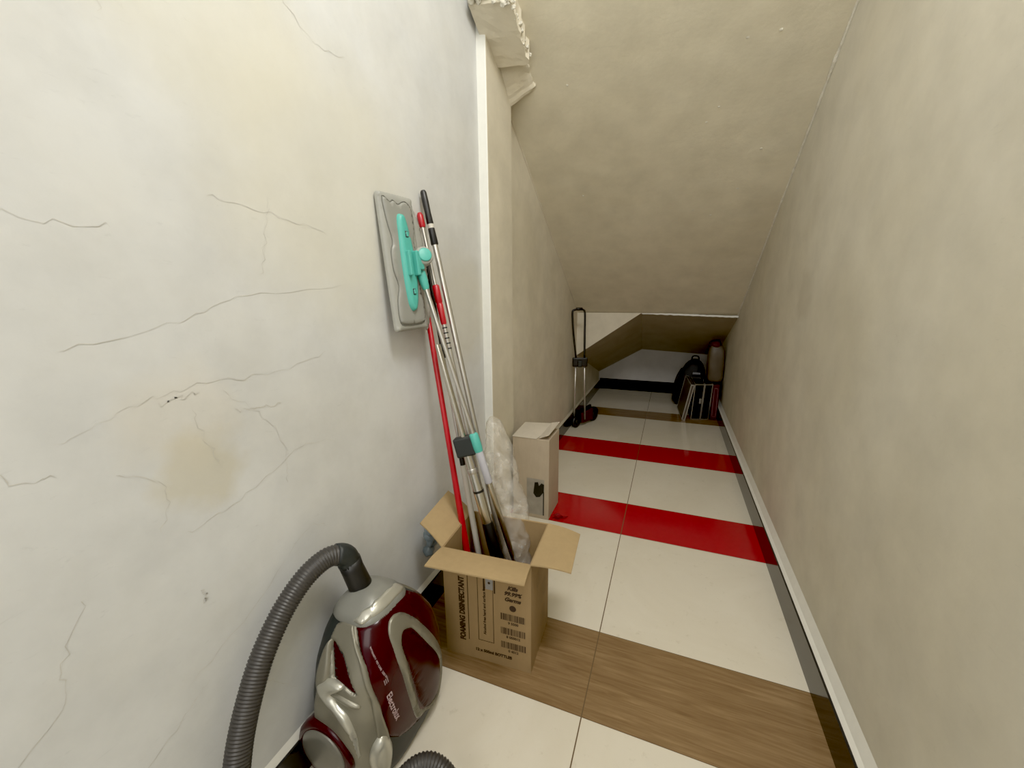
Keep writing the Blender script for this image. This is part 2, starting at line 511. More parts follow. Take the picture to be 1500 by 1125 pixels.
# ragged white plaster lip along the low edge of the soffit
bm = bmesh.new()
P = [V((XL + .53 + (XR - XL - .53) * i / 60, YE - .006, .952 - .022 * i / 60 + noise.noise((i * .35, 1, 2)) * .003)) for i in range(61)]
tube(P, [.0075 + .003 * noise.noise((i * .5, 4, 4)) for i in range(61)], 8, bm)
struct('trim_2', bm, M_WHITE, smooth=True)
# ragged fillet of paint and plaster in the corner of soffit and right wall
bm = bmesh.new()
P = []; Rr = []
for i in range(160):
    y = .9 + (YE - .9) * i / 159
    P.append(V((XR - .002, y, ZC(y) - .004))); Rr.append(.005 + .006 * abs(noise.noise((y * 9, 2, 2))) + .004 * abs(noise.noise((y * 37, 5, 1))))
tube(P, Rr, 7, bm); struct('trim_3', bm, M_ROUGH)
bm = bmesh.new()
P = []; Rr = []
for i in range(90):
    y = 1.83 + (YE - 1.83) * i / 89
    P.append(V((XL + .002, y, ZC(y) - .003))); Rr.append(.003 + .004 * abs(noise.noise((y * 11, 7, 2))))
tube(P, Rr, 7, bm); struct('trim_4', bm, M_CREAM)

# plaster haunches left under the soffit beside the head of the pier
def haunch(name, quadlow, seed, mat):
    """thick plaster slab hanging under the soffit: low face from four (x, y, z) corners, ragged right edge"""
    q = [V(p) for p in quadlow]; n = 14; bm = bmesh.new(); low = []; top = []
    for j in range(n + 1):
        a = q[0].lerp(q[3], j / n); b = q[1].lerp(q[2], j / n); rl = []; rt = []
        for i in range(9):
            p = a.lerp(b, i / 8)
            p = p + V((noise.noise((j * .8, seed, i * .1)) * .012 * (i / 8), 0, noise.noise((i * .5, j * .5, seed)) * .004))
            rl.append(bm.verts.new(p)); rt.append(bm.verts.new((p.x, p.y + .004, ZC(p.y) + .03)))
        low.append(rl); top.append(rt)
    for j in range(n):
        for i in range(8):
            bm.faces.new((low[j][i], low[j][i + 1], low[j + 1][i + 1], low[j + 1][i])); bm.faces.new((top[j][i], top[j + 1][i], top[j + 1][i + 1], top[j][i + 1]))
        for i in (0, 8): bm.faces.new((low[j][i], low[j + 1][i], top[j + 1][i], top[j][i]))
    for j in (0, n):
        for i in range(8): bm.faces.new((low[j][i], top[j][i], top[j][i + 1], low[j][i + 1]))
    return struct(name, bm, mat)
haunch('trim_5', [(-.74, 1.50, 2.105), (-.585, 1.50, 2.085), (-.584, 1.70, 1.988), (-.74, 1.70, 2.000)], 3, M_CREAM)
haunch('trim_6', [(-.74, 1.69, 2.035), (-.610, 1.69, 2.054), (-.605, 1.835, 1.962), (-.74, 1.835, 1.900)], 9, M_CREAM)
# crumbled plaster lumps at the head of the pier and along the slab's broken edge
bm = bmesh.new()
def lump(c, r):
    g = bmesh.ops.create_icosphere(bm, subdivisions=2, radius=r)
    for v in g['verts']:
        v.co = v.co * (1 + .55 * noise.noise(v.co * (1.5 / r) + V(c) * 9)) + V(c)
for i in range(26):
    t = i / 25; lump((-.735 + .155 * t + random.uniform(-.012, .012), 1.485 + random.uniform(-.02, .03), 2.135 - .03 * t + random.uniform(-.035, .02)), random.uniform(.006, .015))
for i in range(24):
    t = i / 23; lump((-.583 + random.uniform(-.008, .006), 1.50 + .21 * t, 2.085 - .09 * t + random.uniform(-.004, .03)), random.uniform(.003, .008))
for i in range(26):
    x, y = random.uniform(-.55, .45), random.uniform(1.2, 3.3); r = random.uniform(.002, .005)
    g = bmesh.ops.create_icosphere(bm, subdivisions=1, radius=r)
    for v in g['verts']: v.co = V((x + v.co.x * random.uniform(.8, 2.2), y + v.co.y, ZC(y) - .0005 + v.co.z * .45 - v.co.y * .6156))
struct('trim_7', bm, M_ROUGH)

# ------------------------------------------------------------------ vacuum cleaner
vac = thing('vacuum_cleaner', 'maroon and silver canister vacuum cleaner upright by the left wall, grey hose arching from it', 'vacuum cleaner', (-.632, .668, 0))
VO = V((-.632, .668, 0)); EX = .64
ZP = [0, .03, .08, .15, .22, .29, .35, .39, .42, .435]
AP = [.09, .104, .110, .113, .112, .106, .092, .072, .047, .018]
BP = [.124, .144, .155, .161, .156, .138, .106, .074, .047, .018]
KU = 450.                                   # degrees of turn per metre of u
def smooth_interp(z, X, Y):
    return sum(w * interp(z + d, X, Y) for d, w in ((-.012, .25), (0, .5), (.012, .25))) if .02 < z < .42 else interp(z, X, Y)
def vbase(th, z):
    a, b = smooth_interp(z, ZP, AP), smooth_interp(z, ZP, BP); c, s = math.cos(math.radians(th)), math.sin(math.radians(th))
    return V((a * math.copysign(abs(c) ** EX, c), b * math.copysign(abs(s) ** EX, s) + interp(z, [.26, .34, .39, .44], [0, -.006, -.014, -.016]), z))
def S_vac(u, v, off):
    th = u * KU; z = max(.001, min(.434, v))
    p = vbase(th, z)
    du = vbase(th + 1.5, z) - vbase(th - 1.5, z); dv = vbase(th, min(.434, z + .004)) - vbase(th, max(.001, z - .004))
    n = du.cross(dv)
    if n.length < 1e-9: n = V((0, 0, 1))
    n.normalize()
    return p + n * off
def PV(L, smooth=True, n=5):
    L = [(a / KU, z, 0) for a, z in L]
    return [(p.x, p.y) for p in (catmull(L, n, True) if smooth else [V(q) for q in L])]

bm = bmesh.new(); rings = []
zs = [.0, .012, .03] + [.03 + .40 * i / 30 for i in range(1, 31)] + [.434]
for z in zs: rings.append([bm.verts.new(vbase(360 * k / 72, max(.0, z))) for k in range(72)])
for r, s in zip(rings, rings[1:]):
    for k in range(72): bm.faces.new((r[k], r[(k + 1) % 72], s[(k + 1) % 72], s[k]))
bm.faces.new(rings[0][::-1]); bm.faces.new(rings[-1])
link('body', bm, M_DARK, vac, True)['label'] = 'charcoal plastic underside and base'

# silver flanks
flank = [(-112, .02), (-113, .12), (-113, .20), (-108, .27), (-106, .34), (-104, .385), (-92, .398), (-80, .394), (-66, .345), (-52, .27), (-40, .19), (-33, .13), (-31, .06), (-36, .02)]
fl = PV(flank, False)
leaf = PV([(-99.2, .3558), (-92.1, .3507), (-84.2, .3201), (-76, .292), (-70.5, .2762), (-76, .278), (-82.1, .2846), (-89.5, .2906), (-91.4, .3113), (-94.7, .3348)], True, 3)
fp = link('side_panel', patch(fl, S_vac, .005, .004, .006, holes=[leaf]), M_SILVER, vac, True)
link('side_panel', patch([(-a, b) for a, b in fl][::-1], S_vac, .005, .006, .010), M_SILVER, vac, True)
link('handle_recess', patch([(u * 1., v) for u, v in leaf], S_vac, .0008, .003, .005, base=-.0004), M_MAROON2, vac, True)['label'] = 'dark maroon opening behind the handle'
sx = [(-104.0, .2703), (-101.7, .2539), (-93, .2387), (-87.2, .22), (-77.2, .1935), (-71, .155), (-68, .115), (-66.2, .115), (-66.4, .1489), (-69.1, .192), (-76.5, .2278), (-86.6, .2447), (-89.4, .2587), (-88, .2715), (-83.5, .2849), (-91.2, .2937), (-97.1, .2863)]
link('carry_handle', patch(PV(sx, True, 4), S_vac, .012, .008, .006, base=.003), M_SILVER2, vac, True)['label'] = 'bright silver curved carry handle'
link('handle_bar', patch(PV([(-88.9, .2688), (-65, .254), (-66.7, .245), (-89.4, .2559)], True, 4), S_vac, .008, .006, .005, base=.003), M_SILVER, vac, True)
# upper blade of the handle loop
link('handle_loop', patch(PV([(-108, .325), (-107, .27), (-101, .245), (-95.5, .25), (-93, .30), (-96, .335), (-99.5, .3585), (-104, .355)], True, 4), S_vac, .010, .008, .006, base=.003), M_SILVER, vac, True)
# long crest between flank and lid
link('crest', patch(PV([(-89.9, .3965), (-69.5, .3374), (-52.4, .2604), (-47, .1999), (-45, .12), (-42, .06), (-34, .06), (-30, .12), (-32.5, .165), (-39.9, .2382), (-56.9, .3282), (-87.5, .397)], False), S_vac, .009, .007, .006, base=.003), M_SILVER, vac, True)
link('latch', patch(PV([(-41, .170), (-51, .155), (-57, .122), (-55, .082), (-46, .055), (-36, .065), (-31, .105), (-33, .150)], True, 4), S_vac, .012, .020, .004, base=.010), M_SILVER2, vac, True)['label'] = 'oval silver latch button'

# maroon lid
lid = [(-80, .391), (-72, .366), (-57, .312), (-48, .245), (-40, .185), (-36, .150), (-22, .112), (-4, .082), (6, .05), (18, .034), (45, .03), (62, .05), (66, .15), (66, .28), (60, .36), (45, .392), (20, .398), (0, .402), (-25, .402), (-55, .398)]
lid_o = link('lid', patch(PV(lid, False), S_vac, .006, .006, .008), M_MAROON, vac, True); lid_o['label'] = 'glossy maroon dust-bag lid'
ring_o = PV([(.2, .382), (-7.4, .3876), (-16, .3821), (-21.0, .3626), (-17.7, .3197), (-12.8, .2589), (-8.3, .1867), (-3.8, .1074), (-1.1, .0879), (7, .0560), (26, .0402), (38, .0661), (35, .1505), (17, .2682), (7.5, .3427)], True, 4)
ring_i = PV([(-.1, .3395), (-3.1, .346), (-6.1, .34), (-7.5, .325), (-5.9, .2732), (-3.1, .1979), (-.2, .108), (1.6, .0873), (8, .066), (24, .054), (31, .0846), (27, .15), (11.6, .235), (5.0, .286), (2.2, .3179)], True, 4)
link('lid_ring', patch(ring_o, S_vac, .006, .006, .007, holes=[ring_i], base=.005), M_SILVER, lid_o, True)['label'] = 'champagne silver loop on the lid'
link('lid_window', patch(ring_i, S_vac, .003, .005, .007, base=.005), M_MAROON2, lid_o, True)
# lettering down the lid's edge, reading downwards
def on_lid(th0, z0, th1, z1):
    A, B = V((th0 / KU, z0)), V((th1 / KU, z1)); d = (B - A); L = d.length; d.normalize()
    nrm = V((-d.y, d.x))                 # to the right of the reading direction is up on the letters
    def f(co):
        q = A + d * (L / 2 + co.x) + nrm * co.y
        return S_vac(q.x, q.y, .0066)
    return f, L
f, L = on_lid(-31.5, .262, -19.5, .160)
t_bm = text_bm('Electrolux', .020, 0, .0003); bmesh.ops.subdivide_edges(t_bm, edges=[e for e in t_bm.edges if e.calc_length() > .006], cuts=1)
link('brand_lettering', remap(t_bm, f), M_LOGO, lid_o)
f, L2 = on_lid(-33.0, .292, -31.0, .274)
bm = bmesh.new()
for k in range(3): box_bm((-.006, -.006 + .0045 * k, -.0002), (.006, -.0035 + .0045 * k, .0002), bm)
link('brand_emblem', remap(bm, f), M_LOGO, lid_o)
f, L3 = on_lid(-50.0, .352, -33.5, .298)
link('small_lettering', remap(text_bm('INTENSITY  PET CARE  2200 W', .0062, 0, .0001), f), M_LOGO, lid_o)
# silver nose cap
bm = bmesh.new(); rings = []
prof = [(.388, -.002), (.392, .005), (.405, .0065), (.418, .006), (.428, .005), (.434, .004)]
for z, off in prof: rings.append([bm.verts.new(S_vac((360 * k / 64 - 180) / KU, z, off)) for k in range(64)])
for r, s in zip(rings, rings[1:]):
    for k in range(64): bm.faces.new((r[k], r[(k + 1) % 64], s[(k + 1) % 64], s[k]))
bm.faces.new(rings[-1])
link('nose_cap', bm, M_GREYCAP, vac, True)['label'] = 'grey nose cap around the hose socket'
link('nose_band', patch(PV([(-88, .398), (-70, .394), (-48, .403), (-20, .405), (10, .405), (45, .398), (46, .418), (10, .424), (-30, .424), (-70, .416)], False), S_vac, .006, .005, .006, base=.005), M_SILVER2, vac, True)
# hose connector and hose
def cam_pt(px, py, d):                       # kept only as data below (already in metres)
    return None
conn = [(-.655, .655, .415), (-.660, .650, .445), (-.668, .644, .480), (-.672, .640, .505)]
conn = [V(p) - VO for p in conn]
link('hose_connector', tube(conn, [.029, .0268, .0258, .0265], 24), M_BLACK, vac, True)
hp = HOSE_POINTS = [(-.672, .640, .500), (-.674, .634, .520), (-.680, .618, .533), (-.692, .590, .536), (-.702, .545, .521), (-.709, .490, .481),
      (-.708, .435, .425), (-.702, .396, .372), (-.694, .361, .312), (-.685, .337, .256), (-.677, .322, .201), (-.662, .305, .135), (-.632, .285, .070), (-.585, .265, .036), (-.53, .27, .030), (-.495, .33, .034), (-.485, .41, .055),
      (-.470, .480, .098), (-.445, .522, .132), (-.415, .545, .140), (-.382, .552, .124), (-.350, .545, .085), (-.328, .520, .045), (-.318, .47, .028), (-.31, .38, .026), (-.29, .28, .026)]
hp = catmull([V(p) - VO for p in hp], 14)
# resample evenly
ev = [hp[0]]; acc = 0; stepl = .0015
for a, b in zip(hp, hp[1:]):
    l = (b - a).length; t = stepl - acc
    while t <= l:
        ev.append(a.lerp(b, t / l)); t += stepl
    acc = (acc + l) % stepl
rad = [.0232 if (i % 4) in (0, 1) else (.0208 if (i % 4) == 3 else .0218) for i in range(len(ev))]
hose = link('hose', tube(ev, rad, 18), M_HOSE, vac, True); hose['label'] = 'ribbed grey suction hose'
elb = ev[:34]
link('hose_cuff', tube(elb[::4], [.0262 - .0022 * i / 11 for i in range(len(elb[::4]))], 22), M_DARK, hose, True)
# rear wheel on the flank facing the room
W0 = V((-.662, .505, .108)) - VO
def disc(c, prof, seg=48):
    bm = bmesh.new(); rs = []
    for r, off in prof: rs.append([bm.verts.new(V(c) + V((r * math.cos(2 * PI * k / seg), off, r * math.sin(2 * PI * k / seg)))) for k in range(seg)])
    for a, b in zip(rs, rs[1:]):
        for k in range(seg): bm.faces.new((a[k], a[(k + 1) % seg], b[(k + 1) % seg], b[k]))
    bm.faces.new(rs[0]); bm.faces.new(rs[-1])
    return bm
wh = link('wheel', disc(W0, [(.062, .030), (.076, .026), (.079, .010), (.078, -.002), (.072, -.009), (.062, -.008)]), M_MAROON, vac, True); wh['label'] = 'maroon-rimmed rear wheel'
link('wheel_cover', disc(W0, [(.061, .0), (.0615, -.0085), (.059, -.0115), (.040, -.0145), (.012, -.016)]), M_WHEEL, wh, True)
W1 = V((-.662, .835, .108)) - VO
link('wheel', disc(W1, [(.062, -.030), (.076, -.026), (.079, -.010), (.078, .002), (.072, .009), (.062, .008)]), M_MAROON, vac, True)

# ------------------------------------------------------------------ open carton
rz = math.radians(3.2)
CB = thing('cardboard_box', 'open brown cardboard box with dark print and barcodes, holding the mop poles', 'box', (-.4628, 1.043, 0), rz)
w, d, h, t = .140, .110, .372, .0045
bm = bmesh.new()
box_bm((-w, -d, 0), (w, d, t), bm)
box_bm((-w, -d, t), (w, -d + t, h), bm); box_bm((-w, d - t, t), (w, d, h), bm)
box_bm((-w, -d + t, t), (-w + t, d - t, h), bm); box_bm((w - t, -d + t, t), (w, d - t, h), bm)
link('box_body', bm, M_CARD, CB)
Mi = (Matrix.Translation((-.4628, 1.043, 0)) @ Matrix.Rotation(rz, 4, 'Z')).inverted()
def flap(name, h0, h1, o1, o0):
    """hinge h0-h1, outer edge o0-o1 (box coordinates); slightly bowed"""
    bm = bmesh.new(); n = 6; rows = []
    h0, h1, o0, o1 = V(h0), V(h1), V(o0), V(o1)
    nrm = (h1 - h0).cross(o0 - h0).normalized()
    if nrm.z < 0: nrm = -nrm
    for j in range(n + 1):
        a, b = h0.lerp(o0, j / n), h1.lerp(o1, j / n)
        rows.append([a.lerp(b, i / n) + nrm * .004 * math.sin(PI * j / n) for i in range(n + 1)])
    top = [[bm.verts.new(p + nrm * .002) for p in r] for r in rows]; bot = [[bm.verts.new(p - nrm * .002) for p in r] for r in rows]
    for j in range(n):
        for i in range(n):
            f = bm.faces.new((top[j][i], top[j][i + 1], top[j + 1][i + 1], top[j + 1][i])); bm.faces.new((bot[j][i], bot[j + 1][i], bot[j + 1][i + 1], bot[j][i + 1]))
    for i in range(n):
        for j in (0, n): bm.faces.new((top[j][i], bot[j][i], bot[j][i + 1], top[j][i + 1]))
        for j in (0, n): bm.faces.new((top[i][j], top[i + 1][j], bot[i + 1][j], bot[i][j]))
    return link(name, bm, M_CARDIN, CB)
flap('flap', (-w, -d, h), (w, -d, h), (w + .012, -d - .108, h + .022), (-w + .002, -d - .106, h + .012))
flap('flap', (w, -d, h), (w, d, h), (w + .104, d + .004, h - .022), (w + .112, -d + .006, h - .004))
flap('flap', (-w, d, h), (-w, -d, h), (-w - .100, -d + .045, h + .036), (-w - .095, d + .012, h + .056))
flap('flap', (w, d, h), (-w, d, h), (-w + .004, d + .024, h - .105), (w - .004, d + .024, h - .105))
# printing on the front, lying on the board
def on_front(cx, cz, rot=0):
    c, s = math.cos(rot), math.sin(rot)
    return lambda co: V((cx + co.x * c - co.y * s, -d - .0006, cz + co.x * s + co.y * c))
def on_side(cy, cz, rot=0):
    c, s = math.cos(rot), math.sin(rot)
    return lambda co: V((w + .0006, cy + co.x * c - co.y * s, cz + co.x * s + co.y * c))
def frect(x0, z0, x1, z1, bm=None):
    bm = bm or bmesh.new()
    bm.faces.new([bm.verts.new((x, -d - .0006, z)) for x, z in ((x0, z0), (x1, z0), (x1, z1), (x0, z1))]); return bm
bm = text_bm('FOAMING DISINFECTANT', .0245, 0, .0016)
tf = on_front(-.080, .172, PI / 2)
link('printed_title', remap(bm, lambda co: tf(V((co.x * .80, co.y, 0)))), M_INK, CB)
bm = bmesh.new()
frect(-.061, .065, -.0585, .312, bm)
link('printed_rule', bm, M_INK, CB)
bm = bmesh.new()
for x0, x1 in ((-.028, -.0262), (.0215, .0233)): frect(x0, .075, x1, .335, bm)
frect(-.028, .0735, .0233, .0753, bm)
link('printed_frame', bm, M_INK, CB)
link('printed_text', remap(text_bm('Alcohol free hand and surface foam', .0125, 0, .0004), on_front(-.006, .188, PI / 2)), M_INK, CB)
bm = bmesh.new(); frect(-.009, .255, -.0035, .335, bm); frect(.0255, .252, .0300, .335, bm)
link('printed_bar', bm, M_INK, CB)
bm = frect(-.0005, .262, .0225, .335); tape = link('grey_sticker', bm, simple('grey_sticker_film', (.27, .26, .24), .4, var=.15), CB)
for v in tape.data.vertices: v.co.y -= .0004
bm = bmesh.new(); bmesh.ops.create_circle(bm, cap_ends=True, radius=.0042, segments=16)
link('sticker_dot', remap(bm, lambda co: V((.011 + co.x, -d - .0016, .285 + co.y))), M_INK, tape)
for s, zz, sz, sh in (('Kills', .281, .018, .35), ('99.99%', .262, .018, .35), ('Germs', .242, .018, .35)):
    link('printed_slogan', remap(text_bm(s, sz, sh, .0010), on_front(.083, zz)), M_INK, CB)
bm = bmesh.new(); bmesh.ops.create_circle(bm, cap_ends=True, radius=.0105, segments=24)
link('printed_seal', remap(bm, on_front(.084, .214)), M_INK, CB)
for k, (zz, num) in enumerate(((.180, '9 5500'), (.130, '8 055012'), (.080, '0 4012'))):
    bm = bmesh.new(); x = .046
    rb = random.Random(k)
    while x < .122:
        wd = rb.choice((.0011, .0016, .0026, .0036)); frect(x, zz - .011, min(x + wd, .124), zz + .012, bm); x += wd + rb.choice((.0009, .0013, .002))
    link('barcode', bm, M_INK, CB)
    link('barcode_number', remap(text_bm(num, .0115, 0, .0005), on_front(.085, zz - .020)), M_INK, CB)
link('printed_contents', remap(text_bm('12 x 500ml BOTTLES', .0135, 0, .0009), on_front(.020, .036)), M_INK, CB)
for cy, cz, s in ((-.02, .27, .05), (.035, .18, .06), (.03, .09, .05)):
    bm = bmesh.new(); 
    for a, b2, c2, d2 in ((-.5, -.5, .5, -.42), (-.5, .42, .5, .5), (-.5, -.5, -.42, .5), (.42, -.5, .5, .5), (-.1, -.3, .1, .3)):
        bm.faces.new([bm.verts.new((x * s, y * s, 0)) for x, y in ((a, b2), (c2, b2), (c2, d2), (a, d2))])
    link('handling_symbol', remap(bm, on_side(cy, cz)), simple('faint_print', (.25, .17, .085), .8), CB)

# small crumpled plastic scrap wedged between carton and wall
bm = bmesh.new()
for c, r in (((-.722, 1.050, .300), .020), ((-.728, 1.078, .275), .018), ((-.716, 1.045, .335), .016), ((-.705, 1.05, .365), .014), ((-.735, 1.06, .245), .018)):
    g = bmesh.ops.create_icosphere(bm, subdivisions=3, radius=r)
    for v in g['verts']:
        q = v.co * (1 + .5 * noise.noise(v.co * 60 + V(c) * 20)); v.co = V((q.x, q.y, q.z * 1.4)) + V(c)
o = link('plastic_scrap', bm, M_BLUEGREY, None, True)
tag(o, 'crumpled blue-grey plastic wrapper squeezed between the open cardboard box and the left wall', 'wrapper')

# ------------------------------------------------------------------ tall carton behind
TC = thing('cardboard_carton', 'tall pale carton with a white top flap, standing behind the open cardboard box', 'box', (-.6, 1.865, 0))
bm = box_bm((-.095, -.095, 0), (.095, .095, .425)); link('carton_body', bm, M_CARD2, TC, bevel=.003)
def sheet(name, pts, mat, parent, th=.003):
    return link(name, slab(pts, th), mat, parent)
sheet('top_flap', [(-.096, -.098, .428), (.030, -.098, .428), (.092, .096, .452), (-.096, .096, .440)], M_CARDTOP, TC)
sheet('side_flap', [(.094, -.098, .455), (.096, .096, .462), (.055, .092, .455), (.042, -.094, .432)], M_CARDTOP, TC)
bm = bmesh.new(); bm.faces.new([bm.verts.new(p) for p in ((-.020, -.0958, .02), (.072, -.0958, .02), (.072, -.0958, .215), (-.020, -.0958, .215))])
pic = link('printed_picture', bm, simple('grey_printed_picture', (.30, .27, .22), .6, var=.3, scale=20), TC)
bm = bmesh.new()
bm.faces.new([bm.verts.new((x, -.0964, z)) for x, z in ((.015, .135), (.030, .115), (.050, .120), (.070, .150), (.072, .190), (.058, .196), (.045, .180), (.040, .200), (.022, .196))])
bm.faces.new([bm.verts.new((x, -.0964, z)) for x, z in ((.066, .02), (.072, .02), (.072, .15), (.066, .15))])
link('picture_shape', bm, M_BLACK, pic)
# curl of red tape on the tiles by the carton's foot
bm = bmesh.new(); P = catmull([(-.490, 1.79, .016), (-.470, 1.775, .030), (-.455, 1.78, .018), (-.45, 1.80, .004), (-.43, 1.81, .003)], 8); prev = None
for i, p in enumerate(P):
    cur = (bm.verts.new(p + V((0, 0, .0))), bm.verts.new(p + V((.012, .022, .002))))
    if prev: bm.faces.new((prev[0], prev[1], cur[1], cur[0]))
    prev = cur
o = link('red_tape', bm, simple('dark_red_tape', (.20, .004, .012), .4)); md = o.modifiers.new('Solidify', 'SOLIDIFY'); md.thickness = .001
tag(o, 'short curl of dark red tape on the floor beside the tall pale carton', 'tape')

# ------------------------------------------------------------------ clear plastic wrap standing in the carton
A, B = V((-.392, 1.100, .12)), V((-.577, 1.262, .690))
bm = bmesh.new(); n, sg = 70, 40; rows = []
u, wv = frame_at(B - A)
for j in range(n + 1):
    t = j / n; c = A.lerp(B, t); c += V((.012, -.008, 0)) * math.sin(PI * t)
    r = interp(t, [0, .06, .2, .45, .7, .88, .97, 1], [.018, .036, .047, .056, .054, .042, .026, .006])
    row = []
    for k in range(sg):
        a = 2 * PI * k / sg; q = u * math.cos(a) + wv * math.sin(a) * .8
        nn = noise.noise(V((math.cos(a) * 1.3, math.sin(a) * 1.3, t * 9))) * .30 + noise.noise(V((math.cos(a) * 3.4, math.sin(a) * 3.4, t * 24 + 5))) * .20 + abs(noise.noise(V((a * 2, t * 40, 9)))) * -.10
        row.append(bm.verts.new(c + q * r * (1 + nn)))
    rows.append(row)
for a, b in zip(rows, rows[1:]):
    for k in range(sg): bm.faces.new((a[k], a[(k + 1) % sg], b[(k + 1) % sg], b[k]))
bm.faces.new(rows[0][::-1]); bm.faces.new(rows[-1])
o = link('plastic_wrap', bm, M_FILM, None, True)
tag(o, 'crumpled clear plastic wrap standing upright in the open cardboard box beside the poles', 'plastic wrap')

# ------------------------------------------------------------------ poles in the carton
def pole(name, label, cat, A, B, pieces):
    """pieces: (part name, material, [(t, r), ...], label) along the axis A (top) - B (foot)"""
    A, B = V(A), V(B)
    t = thing(name, label, cat, B)
    for pn, mat, prof, lb in pieces:
        o = link(pn, rod(A - B, V((0, 0, 0)), prof), mat, t, True)
        md = o.modifiers.new('Edge', 'EDGE_SPLIT'); md.split_angle = .9
        if lb: o['label'] = lb
    return t, (lambda q: A.lerp(B, q) - B)

pole('mop_pole', 'thick plain red pole, leftmost in the open cardboard box, leaning behind the mop plate', 'pole', (-.735, 1.115, 1.122), (-.54, 1.044, .008),
     [('shaft', M_RED, [(0, .004), (.004, .0085), (.45, .0092), (.6, .0108), (1, .0122)], None), ('end_cap', M_RED, [(-.012, .005), (-.008, .0095), (.012, .0095)], None)])
pole('broom_stick', 'off-white stick with a thin black upper tube, right beside the plain red pole', 'pole', (-.738, 1.153, 1.186), (-.517, 1.085, .008),
     [('upper_tube', M_BLACK, [(-.028, .006), (.231, .0068)], 'black upper tube'), ('neck_tube', M_ALU, [(.232, .0052), (.535, .0058)], 'thin silver tube'),
      ('collar', M_BLACK, [(.510, .009), (.54, .009)], 'black collar'), ('lower_stick', M_WHITEP, [(.535, .0095), (.70, .0102), (1, .0105)], 'off-white lower stick')])
pole('telescopic_pole', 'silver telescopic pole with a red tip and a red grip sleeve at mid-height', 'pole', (-.738, 1.124, 1.347), (-.439, 1.083, .008),
     [('tip_cap', M_RED, [(-.012, .006), (-.006, .0098), (.016, .0102), (.020, .0085)], 'red tip'), ('upper_tube', M_ALU, [(.018, .0056), (.153, .0056)], None),
      ('grip_sleeve', M_RED, [(.149, .0085), (.152, .0115), (.188, .0108), (.189, .0098), (.193, .0098), (.194, .0108), (.236, .0092), (.240, .0075)], 'red grip sleeve'),
      ('lower_tube', M_ALU, [(.239, .0076), (1, .0078)], None)] +
     [('printed_band', M_DARK, [(.246 + .012 * i, .0079), (.249 + .012 * i, .0079)], 'dark printed mark') for i in range(5)])
pole('telescopic_pole', 'tallest silver telescopic pole with a long black grip at its top', 'pole', (-.738, 1.147, 1.425), (-.42, 1.106, .008),
     [('grip', M_BLACK, [(-.004, .007), (0, .0098), (.02, .0104), (.040, .0098), (.064, .0108), (.067, .009)], 'black rubber grip'),
      ('ring', M_WHITEP, [(.065, .0095), (.076, .0095)], 'white ring'),
      ('grip_collar', M_BLACK, [(.075, .0105), (.108, .0118), (.110, .010)], 'black collar'), ('shaft', M_ALU, [(.109, .0088), (1, .0088)], None)])
WA, WB = (-.668, 1.0727, .967), (-.410, 1.072, .008)
t, at = pole('vacuum_wand', 'chrome telescopic vacuum wand with a dark slider block, amid the poles in the box', 'wand', WA, WB,
     [('upper_tube', M_CHROME, [(0, .0095), (.36, .0098)], None), ('lower_tube', M_CHROME, [(.34, .0165), (.48, .0168), (.484, .0178), (.62, .018)], None),
      ('ring', M_ALU, [(.41, .0172), (.413, .0182), (.424, .0182), (.427, .0172)], 'bright ring'), ('seam_ring', M_BLACK, [(.486, .0182), (.494, .0182)], 'black seam ring'),
      ('foot', M_BLACK, [(.60, .0185), (.66, .0215), (1, .0215)], 'black foot tube')])
ax = (at(1) - at(0)).normalized(); ux = V((1, .25, 0)); ux = (ux - ax * ux.dot(ax)).normalized(); uy = ax.cross(ux)
Mx = Matrix.Translation(at(.335)) @ Matrix((ux, uy, ax)).transposed().to_4x4()
o = link('slider_block', box_bm((-.034, -.018, -.032), (.030, .018, .032), None, Mx), M_DARK, t, bevel=.006); o['label'] = 'dark grey slider block'

# flat mop, head upwards
A, B = V((-.700, 1.039, 1.209)), V((-.36, 1.113, .008))
mop, at = pole('flat_mop', 'flat mop standing head-up with a grey rectangular plate and teal fittings', 'mop', A, B,
     [('pole', M_ALU, [(.05, .0068), (.436, .0070)], None), ('neck', M_MOPGREY, [(-.006, .009), (.004, .0115), (.016, .0105), (.026, .0085)], None),
      ('collar', M_TEAL, [(.015, .0095), (.020, .0128), (.034, .0135), (.056, .0112), (.063, .0085)], 'teal collar'),
      ('lock_ring', M_TEAL, [(.430, .010), (.434, .0142), (.470, .0146), (.480, .0130)], 'teal lock ring'),
      ('sleeve', M_LAV, [(.478, .0122), (.565, .0125), (.568, .010)], 'pale lavender sleeve'), ('lower_tube', M_CHROME, [(.56, .0095), (1, .0098)], None)])
